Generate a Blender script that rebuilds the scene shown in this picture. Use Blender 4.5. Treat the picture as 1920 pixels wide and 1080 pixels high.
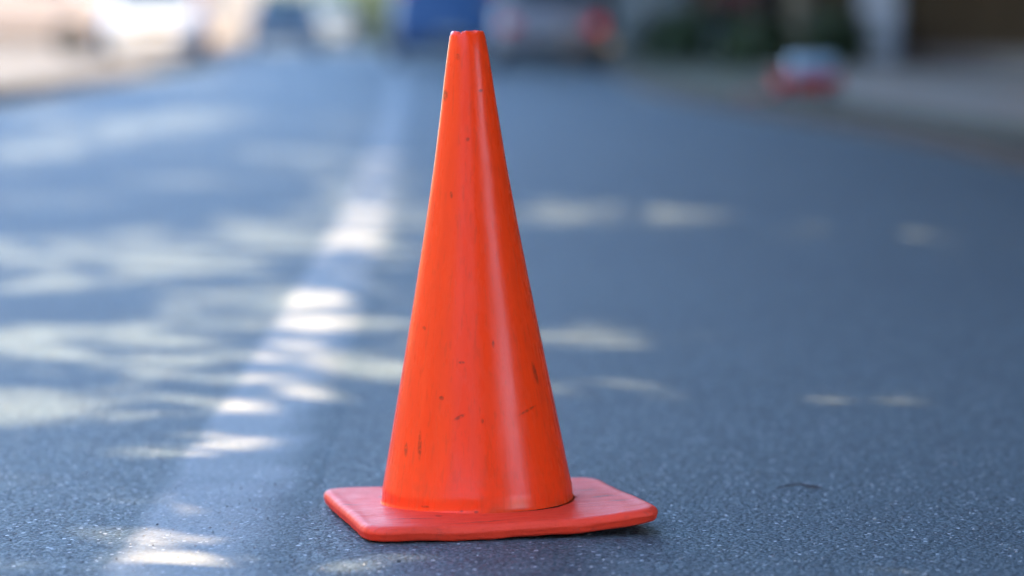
import bpy, bmesh, math, random
import numpy as np
from mathutils import Vector, Matrix

R = math.radians
for o in list(bpy.data.objects):
    bpy.data.objects.remove(o)
scene = bpy.context.scene
col = scene.collection

# ------------------------------------------------------------------ camera
F_PX, HORIZON, CAM_H = 6400.0, 40.0, 0.78          # measured on the 1920 px wide photograph
PITCH = math.atan((540 - HORIZON) / F_PX)
cam_d = bpy.data.cameras.new('camera')
cam = bpy.data.objects.new('camera', cam_d)
col.objects.link(cam)
cam.location = (0, 0, CAM_H)
cam.rotation_euler = (R(90) - PITCH, 0, 0)
cam_d.sensor_width = 36.0
cam_d.lens = 36.0 * F_PX / 1920.0
cam_d.clip_start = 0.05
cam_d.clip_end = 4000
cam_d.dof.use_dof = True
cam_d.dof.focus_distance = 5.20
cam_d.dof.aperture_fstop = 1.9
cam_d.dof.aperture_blades = 0
scene.camera = cam

# ------------------------------------------------------------------ sky, sun, exposure
SUN_AZ, SUN_EL = R(-43), R(48)                     # azimuth measured from +X towards +Y
SUN = Vector((math.cos(SUN_EL) * math.cos(SUN_AZ), math.cos(SUN_EL) * math.sin(SUN_AZ), math.sin(SUN_EL)))
world = bpy.data.worlds.new('World')
scene.world = world
world.use_nodes = True
wn, wl = world.node_tree.nodes, world.node_tree.links
sky = wn.new('ShaderNodeTexSky')
sky.sky_type = 'NISHITA'
sky.sun_disc = False
sky.sun_elevation = SUN_EL
sky.sun_rotation = math.atan2(SUN.x, SUN.y)
sky.air_density = 1.0
sky.dust_density = 0.1
sky.ozone_density = 3.0
bg = wn['Background']
bg.inputs['Strength'].default_value = 0.15
wl.new(sky.outputs[0], bg.inputs['Color'])

sun_d = bpy.data.lights.new('sun', 'SUN')
sun_d.energy = 3.6
sun_d.angle = R(0.55)
sun_d.color = (1.0, 0.74, 0.45)
sun_o = bpy.data.objects.new('sun', sun_d)
col.objects.link(sun_o)
sun_o.rotation_euler = SUN.to_track_quat('Z', 'Y').to_euler()
sun_o.location = SUN * 60

vs = scene.view_settings
vs.view_transform = 'Standard'
vs.look = 'None'
vs.gamma = 1
vs.use_curve_mapping = False
vs.exposure = 3.22

# ------------------------------------------------------------------ material helpers
def mat(name, color=(.5, .5, .5), rough=.6, spec=.5, metal=0.0):
    m = bpy.data.materials.new(name)
    m.use_nodes = True
    b = m.node_tree.nodes['Principled BSDF']
    b.inputs['Base Color'].default_value = (*color, 1)
    b.inputs['Roughness'].default_value = rough
    b.inputs['Specular IOR Level'].default_value = spec
    b.inputs['Metallic'].default_value = metal
    return m

class NT:
    def __init__(s, m):
        s.t = m.node_tree; s.n = s.t.nodes; s.l = s.t.links; s.b = s.n['Principled BSDF']
    def new(s, typ, **kw):
        x = s.n.new(typ)
        for k, v in kw.items(): setattr(x, k, v)
        return x
    def link(s, a, b): s.l.new(a, b)
    def setin(s, node, key, v):
        if hasattr(v, 'is_linked') or hasattr(v, 'links'): s.l.new(v, node.inputs[key])
        else: node.inputs[key].default_value = v
    def math(s, op, a, b=0.0, c=0.0, clamp=False):
        x = s.new('ShaderNodeMath', operation=op); x.use_clamp = clamp
        for i, v in enumerate((a, b, c)): s.setin(x, i, v)
        return x.outputs[0]
    def noise(s, vec, scale, detail=3, rough=.55):
        x = s.new('ShaderNodeTexNoise'); s.link(vec, x.inputs['Vector'])
        x.inputs['Scale'].default_value = scale; x.inputs['Detail'].default_value = detail
        x.inputs['Roughness'].default_value = rough
        return x.outputs['Fac']
    def ramp(s, fac, stops):
        x = s.new('ShaderNodeValToRGB'); s.link(fac, x.inputs[0])
        el = x.color_ramp.elements
        while len(el) < len(stops): el.new(.5)
        for e, (p, c) in zip(el, stops):
            e.position = p; e.color = (*c, 1) if len(c) == 3 else c
        return x.outputs[0]
    def val(s, fac, a, b, lo=0.0, hi=1.0):
        x = s.new('ShaderNodeMapRange'); s.link(fac, x.inputs[0])
        x.inputs[1].default_value = a; x.inputs[2].default_value = b
        x.inputs[3].default_value = lo; x.inputs[4].default_value = hi
        return x.outputs[0]
    def mix(s, fac, a, b, blend='MIX'):
        x = s.new('ShaderNodeMix', data_type='RGBA', blend_type=blend)
        s.setin(x, 0, fac)
        for i, v in ((6, a), (7, b)):
            if isinstance(v, tuple): v = (*v[:3], 1)
            s.setin(x, i, v)
        return x.outputs[2]
    def coords(s, kind='Object', scale=None):
        c = s.new('ShaderNodeTexCoord').outputs[kind]
        if scale:
            mp = s.new('ShaderNodeMapping'); s.link(c, mp.inputs[0]); mp.inputs['Scale'].default_value = scale
            c = mp.outputs[0]
        return c
    def bump(s, h, dist, strength=1.0):
        x = s.new('ShaderNodeBump'); s.link(h, x.inputs['Height'])
        x.inputs['Distance'].default_value = dist; x.inputs['Strength'].default_value = strength
        return x.outputs[0]

def soft(name, color, rough=.7, var=.18, scale=3.0, spec=.4, metal=0.0, bump=0.0):
    """plain coloured surface with uneven tone and a little relief"""
    m = mat(name, color, rough, spec, metal); t = NT(m)
    c = t.coords()
    n = t.noise(c, scale, 5)
    lo = tuple(v * (1 - var) for v in color); hi = tuple(min(1, v * (1 + var)) for v in color)
    t.link(t.ramp(n, [(.3, lo), (.7, hi)]), t.b.inputs['Base Color'])
    if bump:
        t.link(t.bump(t.noise(c, scale * 14, 4), bump), t.b.inputs['Normal'])
    return m

def asphalt_nodes(t, c):
    """fine dark aggregate: colour, roughness, relief (metres)"""
    big = t.noise(c, .55, 4)
    mid = t.noise(c, 9, 5, .6)
    v = t.new('ShaderNodeTexVoronoi'); t.link(c, v.inputs['Vector']); v.inputs['Scale'].default_value = 210
    rnd = t.new('ShaderNodeSeparateColor'); t.link(v.outputs['Color'], rnd.inputs[0])
    base = t.ramp(rnd.outputs[0], [(0, (.014, .023, .027)), (.5, (.045, .067, .075)), (.84, (.080, .113, .122)), (1, (.17, .20, .20))])
    vc = t.new('ShaderNodeTexVoronoi'); t.link(c, vc.inputs['Vector']); vc.inputs['Scale'].default_value = 95
    rc = t.new('ShaderNodeSeparateColor'); t.link(vc.outputs['Color'], rc.inputs[0])
    base = t.mix(t.math('MULTIPLY', t.math('LESS_THAN', vc.outputs['Distance'], .42), t.math('GREATER_THAN', rc.outputs[0], .72)), base, t.ramp(rc.outputs[2], [(0, (.030, .042, .050)), (1, (.105, .135, .150))]))
    base = t.mix(t.val(big, .3, .7), base, (.80, .82, .86), 'MULTIPLY')
    base = t.mix(t.val(mid, .35, .7, 0, .9), base, t.mix(1.0, base, (.66, .68, .72), 'MULTIPLY'))
    # old oil and tar spots, a few metres apart
    spot = t.val(t.noise(c, 1.7, 5, .6), .66, .74, 0, .45)
    base = t.mix(spot, base, (.018, .022, .026))
    # sparse pale chips of stone
    v2 = t.new('ShaderNodeTexVoronoi'); t.link(c, v2.inputs['Vector']); v2.inputs['Scale'].default_value = 120
    r2 = t.new('ShaderNodeSeparateColor'); t.link(v2.outputs['Color'], r2.inputs[0])
    chip = t.math('MULTIPLY', t.math('GREATER_THAN', r2.outputs[1], .962), t.math('LESS_THAN', v2.outputs['Distance'], .40))
    base = t.mix(chip, base, (.50, .52, .53))
    h = t.math('ADD', t.math('MULTIPLY', v.outputs['Distance'], -.6), t.math('MULTIPLY', t.noise(c, 60, 3), 1.1))
    h = t.math('ADD', h, t.math('MULTIPLY', vc.outputs['Distance'], -.9))
    return base, h, rnd.outputs[1]

def make_asphalt():
    m = mat('asphalt', (.06, .065, .075), .78, .5); t = NT(m)
    c = t.coords()
    base, h, r = asphalt_nodes(t, c)
    t.link(base, t.b.inputs['Base Color'])
    t.link(t.val(r, 0, 1, .5, .85), t.b.inputs['Roughness'])
    t.link(t.bump(h, .0034), t.b.inputs['Normal'])
    return m

def make_paint():
    """worn white road paint, the asphalt showing through"""
    m = mat('worn_road_paint', (.7, .7, .68), .65, .4); t = NT(m)
    c = t.coords()
    base, h, r = asphalt_nodes(t, c)
    uv = t.coords('UV')
    sep = t.new('ShaderNodeSeparateXYZ'); t.link(uv, sep.inputs[0])
    edge = t.math('MINIMUM', t.val(sep.outputs[0], 0, .16), t.val(sep.outputs[0], 1, .55))
    n = t.math('ADD', t.math('MULTIPLY', t.noise(c, 3.2, 7, .65), 1.15), t.math('MULTIPLY', t.noise(c, 70, 3), .5))
    wear = t.val(t.math('ADD', n, t.math('MULTIPLY', edge, .62)), .86, 1.42)
    wear = t.math('MULTIPLY', wear, t.val(edge, 0, .35), clamp=True)
    paint = t.mix(t.val(t.noise(c, 5, 4), .35, .7), (.50, .50, .48), (.36, .37, .36))
    sy = t.new('ShaderNodeSeparateXYZ'); t.link(c, sy.inputs[0])
    wear = t.math('MULTIPLY', wear, t.val(sy.outputs[1], 11, 17, 1.0, .65))      # traffic has worn the far stretch thinner
    sub = t.new('ShaderNodeVectorMath', operation='SUBTRACT'); t.link(c, sub.inputs[0]); sub.inputs[1].default_value = (-.345, 4.55, 0)
    ln = t.new('ShaderNodeVectorMath', operation='LENGTH'); t.link(sub.outputs[0], ln.inputs[0])
    stain = t.math('MULTIPLY', t.val(ln.outputs['Value'], .13, .02), t.val(t.noise(c, 22, 5), .40, .58), clamp=True)
    pcol = t.mix(t.math('MULTIPLY', wear, .36), base, paint)
    t.link(t.mix(t.math('MULTIPLY', stain, .9), pcol, (.34, .24, .09)), t.b.inputs['Base Color'])      # rusty yellow stain
    t.link(t.bump(h, .0022), t.b.inputs['Normal'])
    return m

def make_cone_mat(name, color, marks=(), streak=True):
    """soft orange vinyl with moulding streaks, scuffs and dirt specks"""
    m = mat(name, color, .3, .20 if streak else .30); t = NT(m)
    c = t.coords()
    if streak:
        cs = t.coords('Object', (9, 9, .7))
        st = t.noise(cs, 4.5, 5, .6)
    else:
        st = t.noise(t.coords('Object', (7, 34, 7)), 2.4, 6, .68)
    dark = tuple(v * .86 for v in color)
    basec = t.mix(t.val(st, .35, .65, 0, .5), color, dark)
    dirt = t.val(t.noise(c, 34, 6, .7), .68, .82, 0, .2)
    basec = t.mix(dirt, basec, (.30, .03, .012))
    if streak:                                          # road film on the lowest few centimetres, thin rubbed lines higher up
        sz_ = t.new('ShaderNodeSeparateXYZ'); t.link(c, sz_.inputs[0])
        film = t.math('MULTIPLY', t.val(sz_.outputs[2], .13, .03), t.val(t.noise(c, 22, 5, .65), .42, .68, 0, .35), clamp=True)
        basec = t.mix(film, basec, (.30, .06, .03))
        rub = t.val(t.noise(t.coords('Object', (30, 30, 1.1)), 5.0, 4, .6), .55, .66, 0, .42)
        basec = t.mix(rub, basec, (.70, .045, .012))
    else:
        film = t.val(t.noise(t.coords('Object', (9, 26, 9)), 5, 6, .7), .56, .72, 0, .38)
        basec = t.mix(film, basec, (.34, .05, .04))
    fac = None
    for (px, py, pz, scl, rot) in marks:
        sub = t.new('ShaderNodeVectorMath', operation='SUBTRACT'); t.link(c, sub.inputs[0])
        sub.inputs[1].default_value = (px, py, pz)
        mp = t.new('ShaderNodeMapping', vector_type='TEXTURE'); t.link(sub.outputs[0], mp.inputs[0])
        mp.inputs['Rotation'].default_value = rot
        mp.inputs['Scale'].default_value = scl
        ln = t.new('ShaderNodeVectorMath', operation='LENGTH'); t.link(mp.outputs[0], ln.inputs[0])
        f = t.val(ln.outputs['Value'], 1.0, .45)
        fac = f if fac is None else t.math('MAXIMUM', fac, f)
    if fac is not None:
        brk = t.val(t.noise(c, 180, 3), .35, .6, .15, .65)
        basec = t.mix(t.math('MULTIPLY', fac, brk), basec, (.06, .012, .008))
    t.link(basec, t.b.inputs['Base Color'])
    t.link(t.val(st, .3, .7, .22, .34) if streak else t.val(st, .3, .7, .36, .55), t.b.inputs['Roughness'])
    hgt = t.math('ADD', st, t.math('MULTIPLY', t.noise(c, 30, 4), .25))
    t.link(t.bump(hgt, .0008 if streak else .0055), t.b.inputs['Normal'])
    t.b.inputs['Subsurface Weight'].default_value = 0.0
    return m

M = {}
M['asphalt'] = make_asphalt()
M['paint'] = make_paint()
M['concrete'] = soft('concrete', (.25, .205, .165), .9, .15, 1.2, .1, bump=.002)
M['forecourt'] = soft('forecourt_concrete', (.082, .078, .068), .85, .15, .8, .3, bump=.002)
M['kerb'] = soft('kerb_stone', (.05, .046, .04), .9, .2, 2.0, .1, bump=.002)
M['verge'] = soft('verge_soil_grass', (.085, .080, .05), .95, .35, 1.5, .2, bump=.01)
M['ground'] = soft('ground_grass', (.07, .09, .035), .95, .3, .2, .2)
M['bark'] = soft('dark_bark', (.022, .016, .012), .95, .35, 4, .2, bump=.02)
M['rubber'] = soft('tyre_rubber', (.018, .018, .019), .8, .15, 8, .3)
M['rim'] = soft('wheel_alloy', (.45, .46, .48), .35, .1, 5, .5, .8)
M['dark_steel'] = soft('dark_steel_rim', (.06, .06, .06), .5, .1, 5, .5, .5)
M['glass'] = mat('car_glass', (.008, .022, .028), .08, .4)
M['black_plastic'] = soft('black_plastic', (.02, .02, .022), .55, .1, 8)
M['plate'] = mat('number_plate', (.25, .25, .24), .5)
M['headlight'] = mat('headlight_lens', (.22, .24, .27), .12, .5)
M['taillight'] = mat('taillight_lens', (.55, .012, .02), .12, .7)
M['chrome'] = mat('chrome', (.7, .7, .72), .15, .5, 1.0)

def car_paint(name, color, rough=.28):
    m = soft(name, color, rough, .04, 1.5, .5)
    b = m.node_tree.nodes['Principled BSDF']
    b.inputs['Coat Weight'].default_value = .6 if rough < .4 else .0
    b.inputs['Coat Roughness'].default_value = .06
    return m

# leaves: thin, a little light through them
def leaf_mat(name, c1, c2):
    m = bpy.data.materials.new(name); m.use_nodes = True
    nt = m.node_tree; nt.nodes.clear()
    out = nt.nodes.new('ShaderNodeOutputMaterial'); mx = nt.nodes.new('ShaderNodeMixShader')
    d = nt.nodes.new('ShaderNodeBsdfPrincipled'); tr = nt.nodes.new('ShaderNodeBsdfTranslucent')
    gi = nt.nodes.new('ShaderNodeNewGeometry'); rp = nt.nodes.new('ShaderNodeValToRGB')
    rp.color_ramp.elements[0].color = (*c1, 1); rp.color_ramp.elements[1].color = (*c2, 1)
    nt.links.new(gi.outputs['Random Per Island'], rp.inputs[0])
    nt.links.new(rp.outputs[0], d.inputs['Base Color']); nt.links.new(rp.outputs[0], tr.inputs['Color'])
    d.inputs['Roughness'].default_value = .5
    mx.inputs[0].default_value = .25
    nt.links.new(d.outputs[0], mx.inputs[1]); nt.links.new(tr.outputs[0], mx.inputs[2])
    nt.links.new(mx.outputs[0], out.inputs['Surface'])
    return m
M['leaf'] = leaf_mat('tree_leaf', (.035, .065, .015), (.07, .11, .03))
M['leaf_bright'] = leaf_mat('bush_leaf', (.10, .16, .02), (.22, .27, .03))
M['leaf_dark'] = leaf_mat('hedge_leaf', (.03, .055, .02), (.06, .09, .03))
M['pink_petal'] = leaf_mat('pink_petal', (.40, .08, .11), (.55, .18, .2))

# ------------------------------------------------------------------ object helpers
def tag(o, label=None, cat=None, group=None, kind=None):
    if label: o['label'] = label
    if cat: o['category'] = cat
    if group: o['group'] = group
    if kind: o['kind'] = kind
    return o

def empty(name, loc=(0, 0, 0), rz=0.0):
    o = bpy.data.objects.new(name, None); col.objects.link(o)
    o.location = loc; o.rotation_euler = (0, 0, rz); o.empty_display_size = .2
    return o

def obj(name, bm, material, parent=None, smooth=False):
    me = bpy.data.meshes.new(name)
    bm.to_mesh(me); bm.free()
    if smooth:
        for p in me.polygons: p.use_smooth = True
    o = bpy.data.objects.new(name, me); col.objects.link(o)
    if material: me.materials.append(M[material] if isinstance(material, str) else material)
    o.parent = parent
    return o

def bx(bm, x0, x1, y0, y1, z0, z1, bev=0.0, mtx=None):
    r = bmesh.ops.create_cube(bm, size=1)
    vs_ = r['verts']
    for v in vs_:
        v.co = Vector(((x0 + x1) / 2 + v.co.x * (x1 - x0), (y0 + y1) / 2 + v.co.y * (y1 - y0), (z0 + z1) / 2 + v.co.z * (z1 - z0)))
    if bev:
        es = list({e for v in vs_ for e in v.link_edges})
        bmesh.ops.bevel(bm, geom=es, offset=bev, segments=2, affect='EDGES', profile=.6)
    if mtx is not None:
        bmesh.ops.transform(bm, matrix=mtx, verts=[v for v in bm.verts])
    return bm

def box(name, dims, material, parent=None, bev=0.0, loc=None, rot=None):
    o = obj(name, bx(bmesh.new(), *dims, bev=bev), material, parent)
    if loc: o.location = loc
    if rot: o.rotation_euler = rot
    return o

def loft(bm, rings, cap0=True, cap1=True):
    prev = None; first = None
    for rg in rings:
        cur = [bm.verts.new(p) for p in rg]
        if prev:
            n = len(cur)
            for i in range(n):
                bm.faces.new((prev[i], prev[(i + 1) % n], cur[(i + 1) % n], cur[i]))
        else: first = cur
        prev = cur
    if cap0: bm.faces.new(list(reversed(first)))
    if cap1: bm.faces.new(prev)
    bmesh.ops.recalc_face_normals(bm, faces=bm.faces)
    return bm

def tube(bm, pts, radii, seg=8):
    rings = []
    for i, p in enumerate(pts):
        p = Vector(p)
        d = (Vector(pts[min(i + 1, len(pts) - 1)]) - Vector(pts[max(i - 1, 0)])).normalized()
        a = d.orthogonal().normalized() if abs(d.z) < .9 else Vector((1, 0, 0)).cross(d).normalized()
        b = d.cross(a)
        rings.append([p + radii[i] * (a * math.cos(2 * math.pi * k / seg) + b * math.sin(2 * math.pi * k / seg)) for k in range(seg)])
    return loft(bm, rings)

def lerp_fn(pts):
    xs = [p[0] for p in pts]; ys = [p[1] for p in pts]
    def f(y): return float(np.interp(y, xs, ys))
    def g(y): return .25 * f(y - 3) + .5 * f(y) + .25 * f(y + 3)
    return g

def ground_at(px, py, z=0.0):
    """direction of a photo pixel met with the level z"""
    u = (px - 960) / F_PX; v = (py - 540) / F_PX
    dy = math.cos(PITCH) - v * math.sin(PITCH); dz = -math.sin(PITCH) - v * math.cos(PITCH)
    k = (z - CAM_H) / dz
    return u * k, dy * k

# ------------------------------------------------------------------ setting: ground, road, kerbs, pavements
line_x = lerp_fn([(-60, -.42), (4, -.44), (13, -.55), (30, -1.0), (55, -1.8), (85, -3.3), (116, -5.6)])
left_kerb = lerp_fn([(-60, -4.9), (34, -4.9), (55, -5.3), (85, -6.8), (116, -9.4)])
right_kerb = lerp_fn([(-60, 2.75), (17, 2.7), (22.7, 2.55), (27, 2.15), (33, 1.6), (42, 1.42), (54, 1.45), (70, .85), (90, -.4), (116, -2.6)])
Y0, Y1 = -50.0, 114.0

def strip(name, fa, fb, za, zb, y0, y1, material, kind='structure', n=None, uv=False):
    n = n or int((y1 - y0) / 1.0)
    bm = bmesh.new(); pa = []; pb = []
    for i in range(n + 1):
        y = y0 + (y1 - y0) * i / n
        pa.append(bm.verts.new((fa(y), y, za))); pb.append(bm.verts.new((fb(y), y, zb)))
    lay = bm.loops.layers.uv.new('UVMap') if uv else None
    for i in range(n):
        f = bm.faces.new((pa[i], pb[i], pb[i + 1], pa[i + 1]))
        if uv:
            for lp, u in zip(f.loops, ((0, 0), (1, 0), (1, 1), (0, 1))): lp[lay].uv = u
    bmesh.ops.recalc_face_normals(bm, faces=bm.faces)
    for f in bm.faces:
        if f.normal.z < 0: f.normal_flip()
    o = obj(name, bm, material)
    if kind: o['kind'] = kind
    return o

def solid_strip(name, fa, fb, z0, z1, y0, y1, material, bev=.012):
    n = int((y1 - y0) / 1.0)
    bm = bmesh.new(); rings = []
    for i in range(n + 1):
        y = y0 + (y1 - y0) * i / n
        a, b = fa(y), fb(y)
        rings.append([(a, y, z0), (b, y, z0), (b, y, z1 - bev), (b - bev, y, z1), (a + bev, y, z1), (a, y, z1 - bev)])
    loft(bm, rings)
    o = obj(name, bm, material); o['kind'] = 'structure'
    return o

bm = bmesh.new()
S = 2500
bm.faces.new([bm.verts.new(p) for p in ((-S, -S, -.05), (S, -S, -.05), (S, S, -.05), (-S, S, -.05))])
obj('ground', bm, 'ground')['kind'] = 'structure'
strip('road', left_kerb, right_kerb, 0, 0, Y0, Y1, 'asphalt')
bm = bmesh.new()
bm.faces.new([bm.verts.new(p) for p in ((-60, Y1, 0), (45, Y1, 0), (45, Y1 + 7.5, 0), (-60, Y1 + 7.5, 0))])
obj('cross_road', bm, 'asphalt')['kind'] = 'structure'
LW = .135
bm = bmesh.new(); lay = bm.loops.layers.uv.new('UVMap'); prev = None
for i in range(401):
    y = Y0 + (Y1 - 3 - Y0) * i / 400
    cur = [(bm.verts.new((line_x(y) + q * LW, y, z)), (q + 1) / 2) for q, z in ((-1, .0006), (-.7, .003), (.55, .003), (1, .0006))]
    if prev:
        for k in range(3):
            f = bm.faces.new((prev[k][0], prev[k + 1][0], cur[k + 1][0], cur[k][0]))
            for lp, u in zip(f.loops, (prev[k][1], prev[k + 1][1], cur[k + 1][1], cur[k][1])): lp[lay].uv = (u, 0)
    prev = cur
obj('lane_line', bm, 'paint')['kind'] = 'structure'
solid_strip('kerb_right', right_kerb, lambda y: right_kerb(y) + .16, -.04, .125, Y0, Y1, 'kerb')
solid_strip('kerb_left', lambda y: left_kerb(y) - .16, left_kerb, -.04, .125, Y0, Y1, 'kerb')
# right: grass verge between kerb and footway
solid_strip('verge', lambda y: right_kerb(y) + .163, lambda y: right_kerb(y) + .9 + max(0, min(1.2, (y - 28) * .1)), -.04, .11, Y0, Y1, 'verge')
solid_strip('pavement_right', lambda y: right_kerb(y) + .903 + max(0, min(1.2, (y - 28) * .1)), lambda y: 30.0, -.04, .1165, Y0, Y1, 'concrete')
solid_strip('pavement_left', lambda y: left_kerb(y) - 16, lambda y: left_kerb(y) - .163, -.04, .118, 30, Y1, 'forecourt')
solid_strip('pavement_near_left', lambda y: left_kerb(y) - 2.4, lambda y: left_kerb(y) - .163, -.04, .116, Y0, 29.98, 'forecourt')

# ------------------------------------------------------------------ traffic cone
CX, CY = -.054, 5.34
random.seed(7)
cone = empty('traffic_cone', (CX, CY, 0), R(12))
tag(cone, 'scuffed plain orange traffic cone with one base corner lifted off the asphalt', 'traffic cone')
SEG = 128
prof = [(.1525, .0270), (.1512, .0285), (.1503, .0330), (.1495, .0425), (.1488, .0500), (.1478, .0530), (.1295, .15), (.1105, .25), (.0920, .35),
        (.0740, .45), (.0572, .55), (.0440, .64), (.0368, .695), (.0312, .733), (.0275, .755), (.0252, .7622), (.0225, .7632), (.0205, .7600),
        (.0215, .745), (.032, .69), (.052, .55), (.087, .35), (.124, .15), (.143, .05), (.143, .030)]
bm = bmesh.new(); rings = []
for k, (r, z) in enumerate(prof):
    rg = []
    for i in range(SEG):
        a = 2 * math.pi * i / SEG
        rr = r * (1 + .004 * math.sin(2 * a + 1.1) + .0010 * math.sin(5 * a + z * 9))
        zz = z
        if 15 <= k <= 16:                              # ragged trimmed rim
            zz += -.0032 * max(0, math.sin(a * 3 + 1.9)) ** 14 - .002 * max(0, math.sin(a * 2 + 4.2)) ** 16 + .001 * max(0, math.sin(a * 7 + 2)) ** 4
        rg.append((rr * math.cos(a), rr * math.sin(a), zz))
    rings.append(rg)
loft(bm, rings, False, False)
COL = (.97, .047, .006)
TH = R(12)
def mk(px, py, w, h, slant=0.0):
    """a scuff at photo pixel (px, py), put on the front of the cone body"""
    z = CAM_H - 5.3 * math.tan(PITCH + math.atan((py - 540) / F_PX))
    rz = float(np.interp(z, [.05, .15, .35, .55, .695, .76], [.148, .1295, .092, .0572, .0368, .0255]))
    x = (px - 960) / F_PX * 5.27 - CX - (z * -.02)
    x = max(-rz * .98, min(rz * .98, x))
    y = -math.sqrt(max(1e-6, rz * rz - x * x))
    xl = x * math.cos(-TH) - y * math.sin(-TH); yl = x * math.sin(-TH) + y * math.cos(-TH)
    s = 5.3 / F_PX
    return (xl, yl, z, (w * s, .03, h * s), (0, slant, 0))
marks = [mk(787, 825, 3.5, 32, .08), mk(862, 771, 14, 4, -.5), mk(877, 262, 4, 5), mk(828, 737, 5, 5), mk(858, 108, 4, 7), mk(925, 640, 3, 9),
         mk(905, 778, 3, 6), mk(846, 365, 3, 8), mk(866, 672, 7, 3), mk(795, 612, 3, 5), mk(833, 180, 5, 14, .1), mk(902, 172, 6, 4), mk(990, 765, 26, 3, -.35),
         mk(760, 835, 3, 16, .1), mk(1004, 700, 5, 26, -.25), mk(797, 934, 8, 3), mk(866, 940, 4, 3), mk(893, 942, 5, 3)]
body = obj('body', bm, make_cone_mat('orange_vinyl_body', COL, marks), cone, True)
body.rotation_euler = (R(.3), R(-1.25), 0)
body.location = (0.0, 0, .002)

bm = bmesh.new(); rings = []
HALF, NP = .2300, 13.0
def outline(a, inset=0.0):
    c, s = abs(math.cos(a)), abs(math.sin(a))
    return (HALF - inset) / (c ** NP + s ** NP) ** (1 / NP)
prof_b = [('s', .0, .0285), ('s', .12, .0270), ('s', .35, .0262), ('s', .6, .0256), ('s', .8, .0250), ('i', .022, .0246), ('i', .016, .0252), ('i', .010, .0258),
          ('i', .005, .0244), ('i', .0018, .0212), ('i', 0, .0165), ('i', .0002, .0115), ('i', .0012, .0108), ('i', .0014, .0062), ('i', .004, .0022), ('i', .010, .0006),
          ('s', .7, .0012), ('s', .1, .004)]
BS = 240
def warp(x, y):
    u = max(0.0, (x + .02) / HALF); v = (-y / HALF)
    lift = .0155 * min(1.2, u) ** 1.7 * (.62 + .38 * max(-.6, min(1, v)))
    wave = .0012 * math.sin(x * 34 + 1.0) * max(0, v) + .0005 * math.sin(y * 27 + x * 14)
    return lift + wave + .0015
for kind, q, z in prof_b:
    rg = []
    for i in range(BS):
        a = 2 * math.pi * i / BS
        ro = outline(a, q if kind == 'i' else .022)
        r = ro if kind == 'i' else .140 + (ro - .140) * q
        x, y = r * math.cos(a), r * math.sin(a)
        zz = z * .94 + warp(x, y)
        zz += .0005 * math.sin(a * 23 + q * 40) * (1 if z < .012 else .3)
        rg.append((x, y, zz))
    rings.append(rg)
loft(bm, rings, False, False)
def mkb(px, py, w, d, slant=0.0):
    """a scuff at photo pixel (px, py), put on the top of the base plate"""
    x, y = ground_at(px, py, .030)
    x -= CX; y -= CY
    xl = x * math.cos(-TH) - y * math.sin(-TH); yl = x * math.sin(-TH) + y * math.cos(-TH)
    k = 5.2 / F_PX
    return (xl - .010, yl + .018, .028, (w * k, d * k, .03), (0, 0, slant))
bmarks = [mkb(760, 990, 100, 10, .05), mkb(858, 985, 8, 22), mkb(822, 963, 9, 12), mkb(714, 927, 6, 14), mkb(770, 968, 60, 5, -.1), mkb(1130, 935, 34, 14, .5), mkb(1160, 945, 26, 9, -.3),
          mkb(900, 972, 80, 5, .06), mkb(1100, 920, 30, 8, .2), mkb(655, 940, 28, 6, -.2)]
M['base'] = make_cone_mat('orange_vinyl_base', (.93, .052, .020), bmarks, False)
base = obj('base', bm, M['base'], cone, True)
base.location = (.010, -.018, 0)

# ------------------------------------------------------------------ shade trees with gaps where the sun comes through
PATCH = []                                             # ground ellipses (x, y, rx, ry, strength)
def patch(px0, px1, py0, py1, s=1.0):
    xc, yc = ground_at((px0 + px1) / 2, (py0 + py1) / 2)
    _, ya = ground_at(960, py1); _, yb = ground_at(960, py0)
    xa, _ = ground_at(px0, (py0 + py1) / 2); xb, _ = ground_at(px1, (py0 + py1) / 2)
    PATCH.append((xc, (ya + yb) / 2, abs(xb - xa) / 2, abs(yb - ya) / 2, s))
for p in [(40, 180, 238, 302, 1.0), (140, 300, 218, 272, .9), (280, 430, 203, 247, .6),
          (-60, 200, 470, 545, .9), (150, 420, 462, 520, .95), (380, 560, 420, 500, .9), (520, 780, 370, 450, .6), (650, 800, 380, 425, .6),
          (-60, 180, 610, 670, .8), (150, 420, 585, 640, .55), (420, 600, 565, 615, .55), (540, 790, 568, 608, .5),
          (400, 540, 635, 665, .45), (600, 780, 685, 718, .75), (520, 650, 728, 762, .75), (330, 520, 740, 775, .3),
          (-60, 130, 780, 880, .6), (100, 330, 770, 880, .4), (250, 420, 750, 800, .35), (230, 500, 690, 720, .25),
          (290, 560, 950, 1000, .5), (450, 515, 1035, 1085, .4), (260, 420, 1000, 1045, .4),
          (960, 1235, 384, 418, .3), (1000, 1220, 608, 650, .4), (1040, 1250, 702, 738, .3), (1560, 1700, 738, 758, .08),
          (1400, 1700, 1062, 1090, .15), (560, 690, 292, 325, .4), (620, 760, 300, 370, .15),
          (-40, 470, 560, 900, .34), (230, 620, 900, 1085, .30), (440, 800, 430, 760, .22), (-40, 300, 440, 560, .5)]:
    patch(*p)
prng = random.Random(3)
for k in range(75):                                    # scattered small flecks on the sunnier half of the road
    yy = 4.4 + 26 * prng.random() ** 1.4
    xx = line_x(yy) - .12 - prng.random() * 3.4
    r_ = prng.uniform(.03, .12) * (1 + yy * .05)
    PATCH.append((xx, yy, r_ * prng.uniform(1, 2.2), r_, prng.uniform(.25, .75)))
PX = np.array(PATCH)

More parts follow.
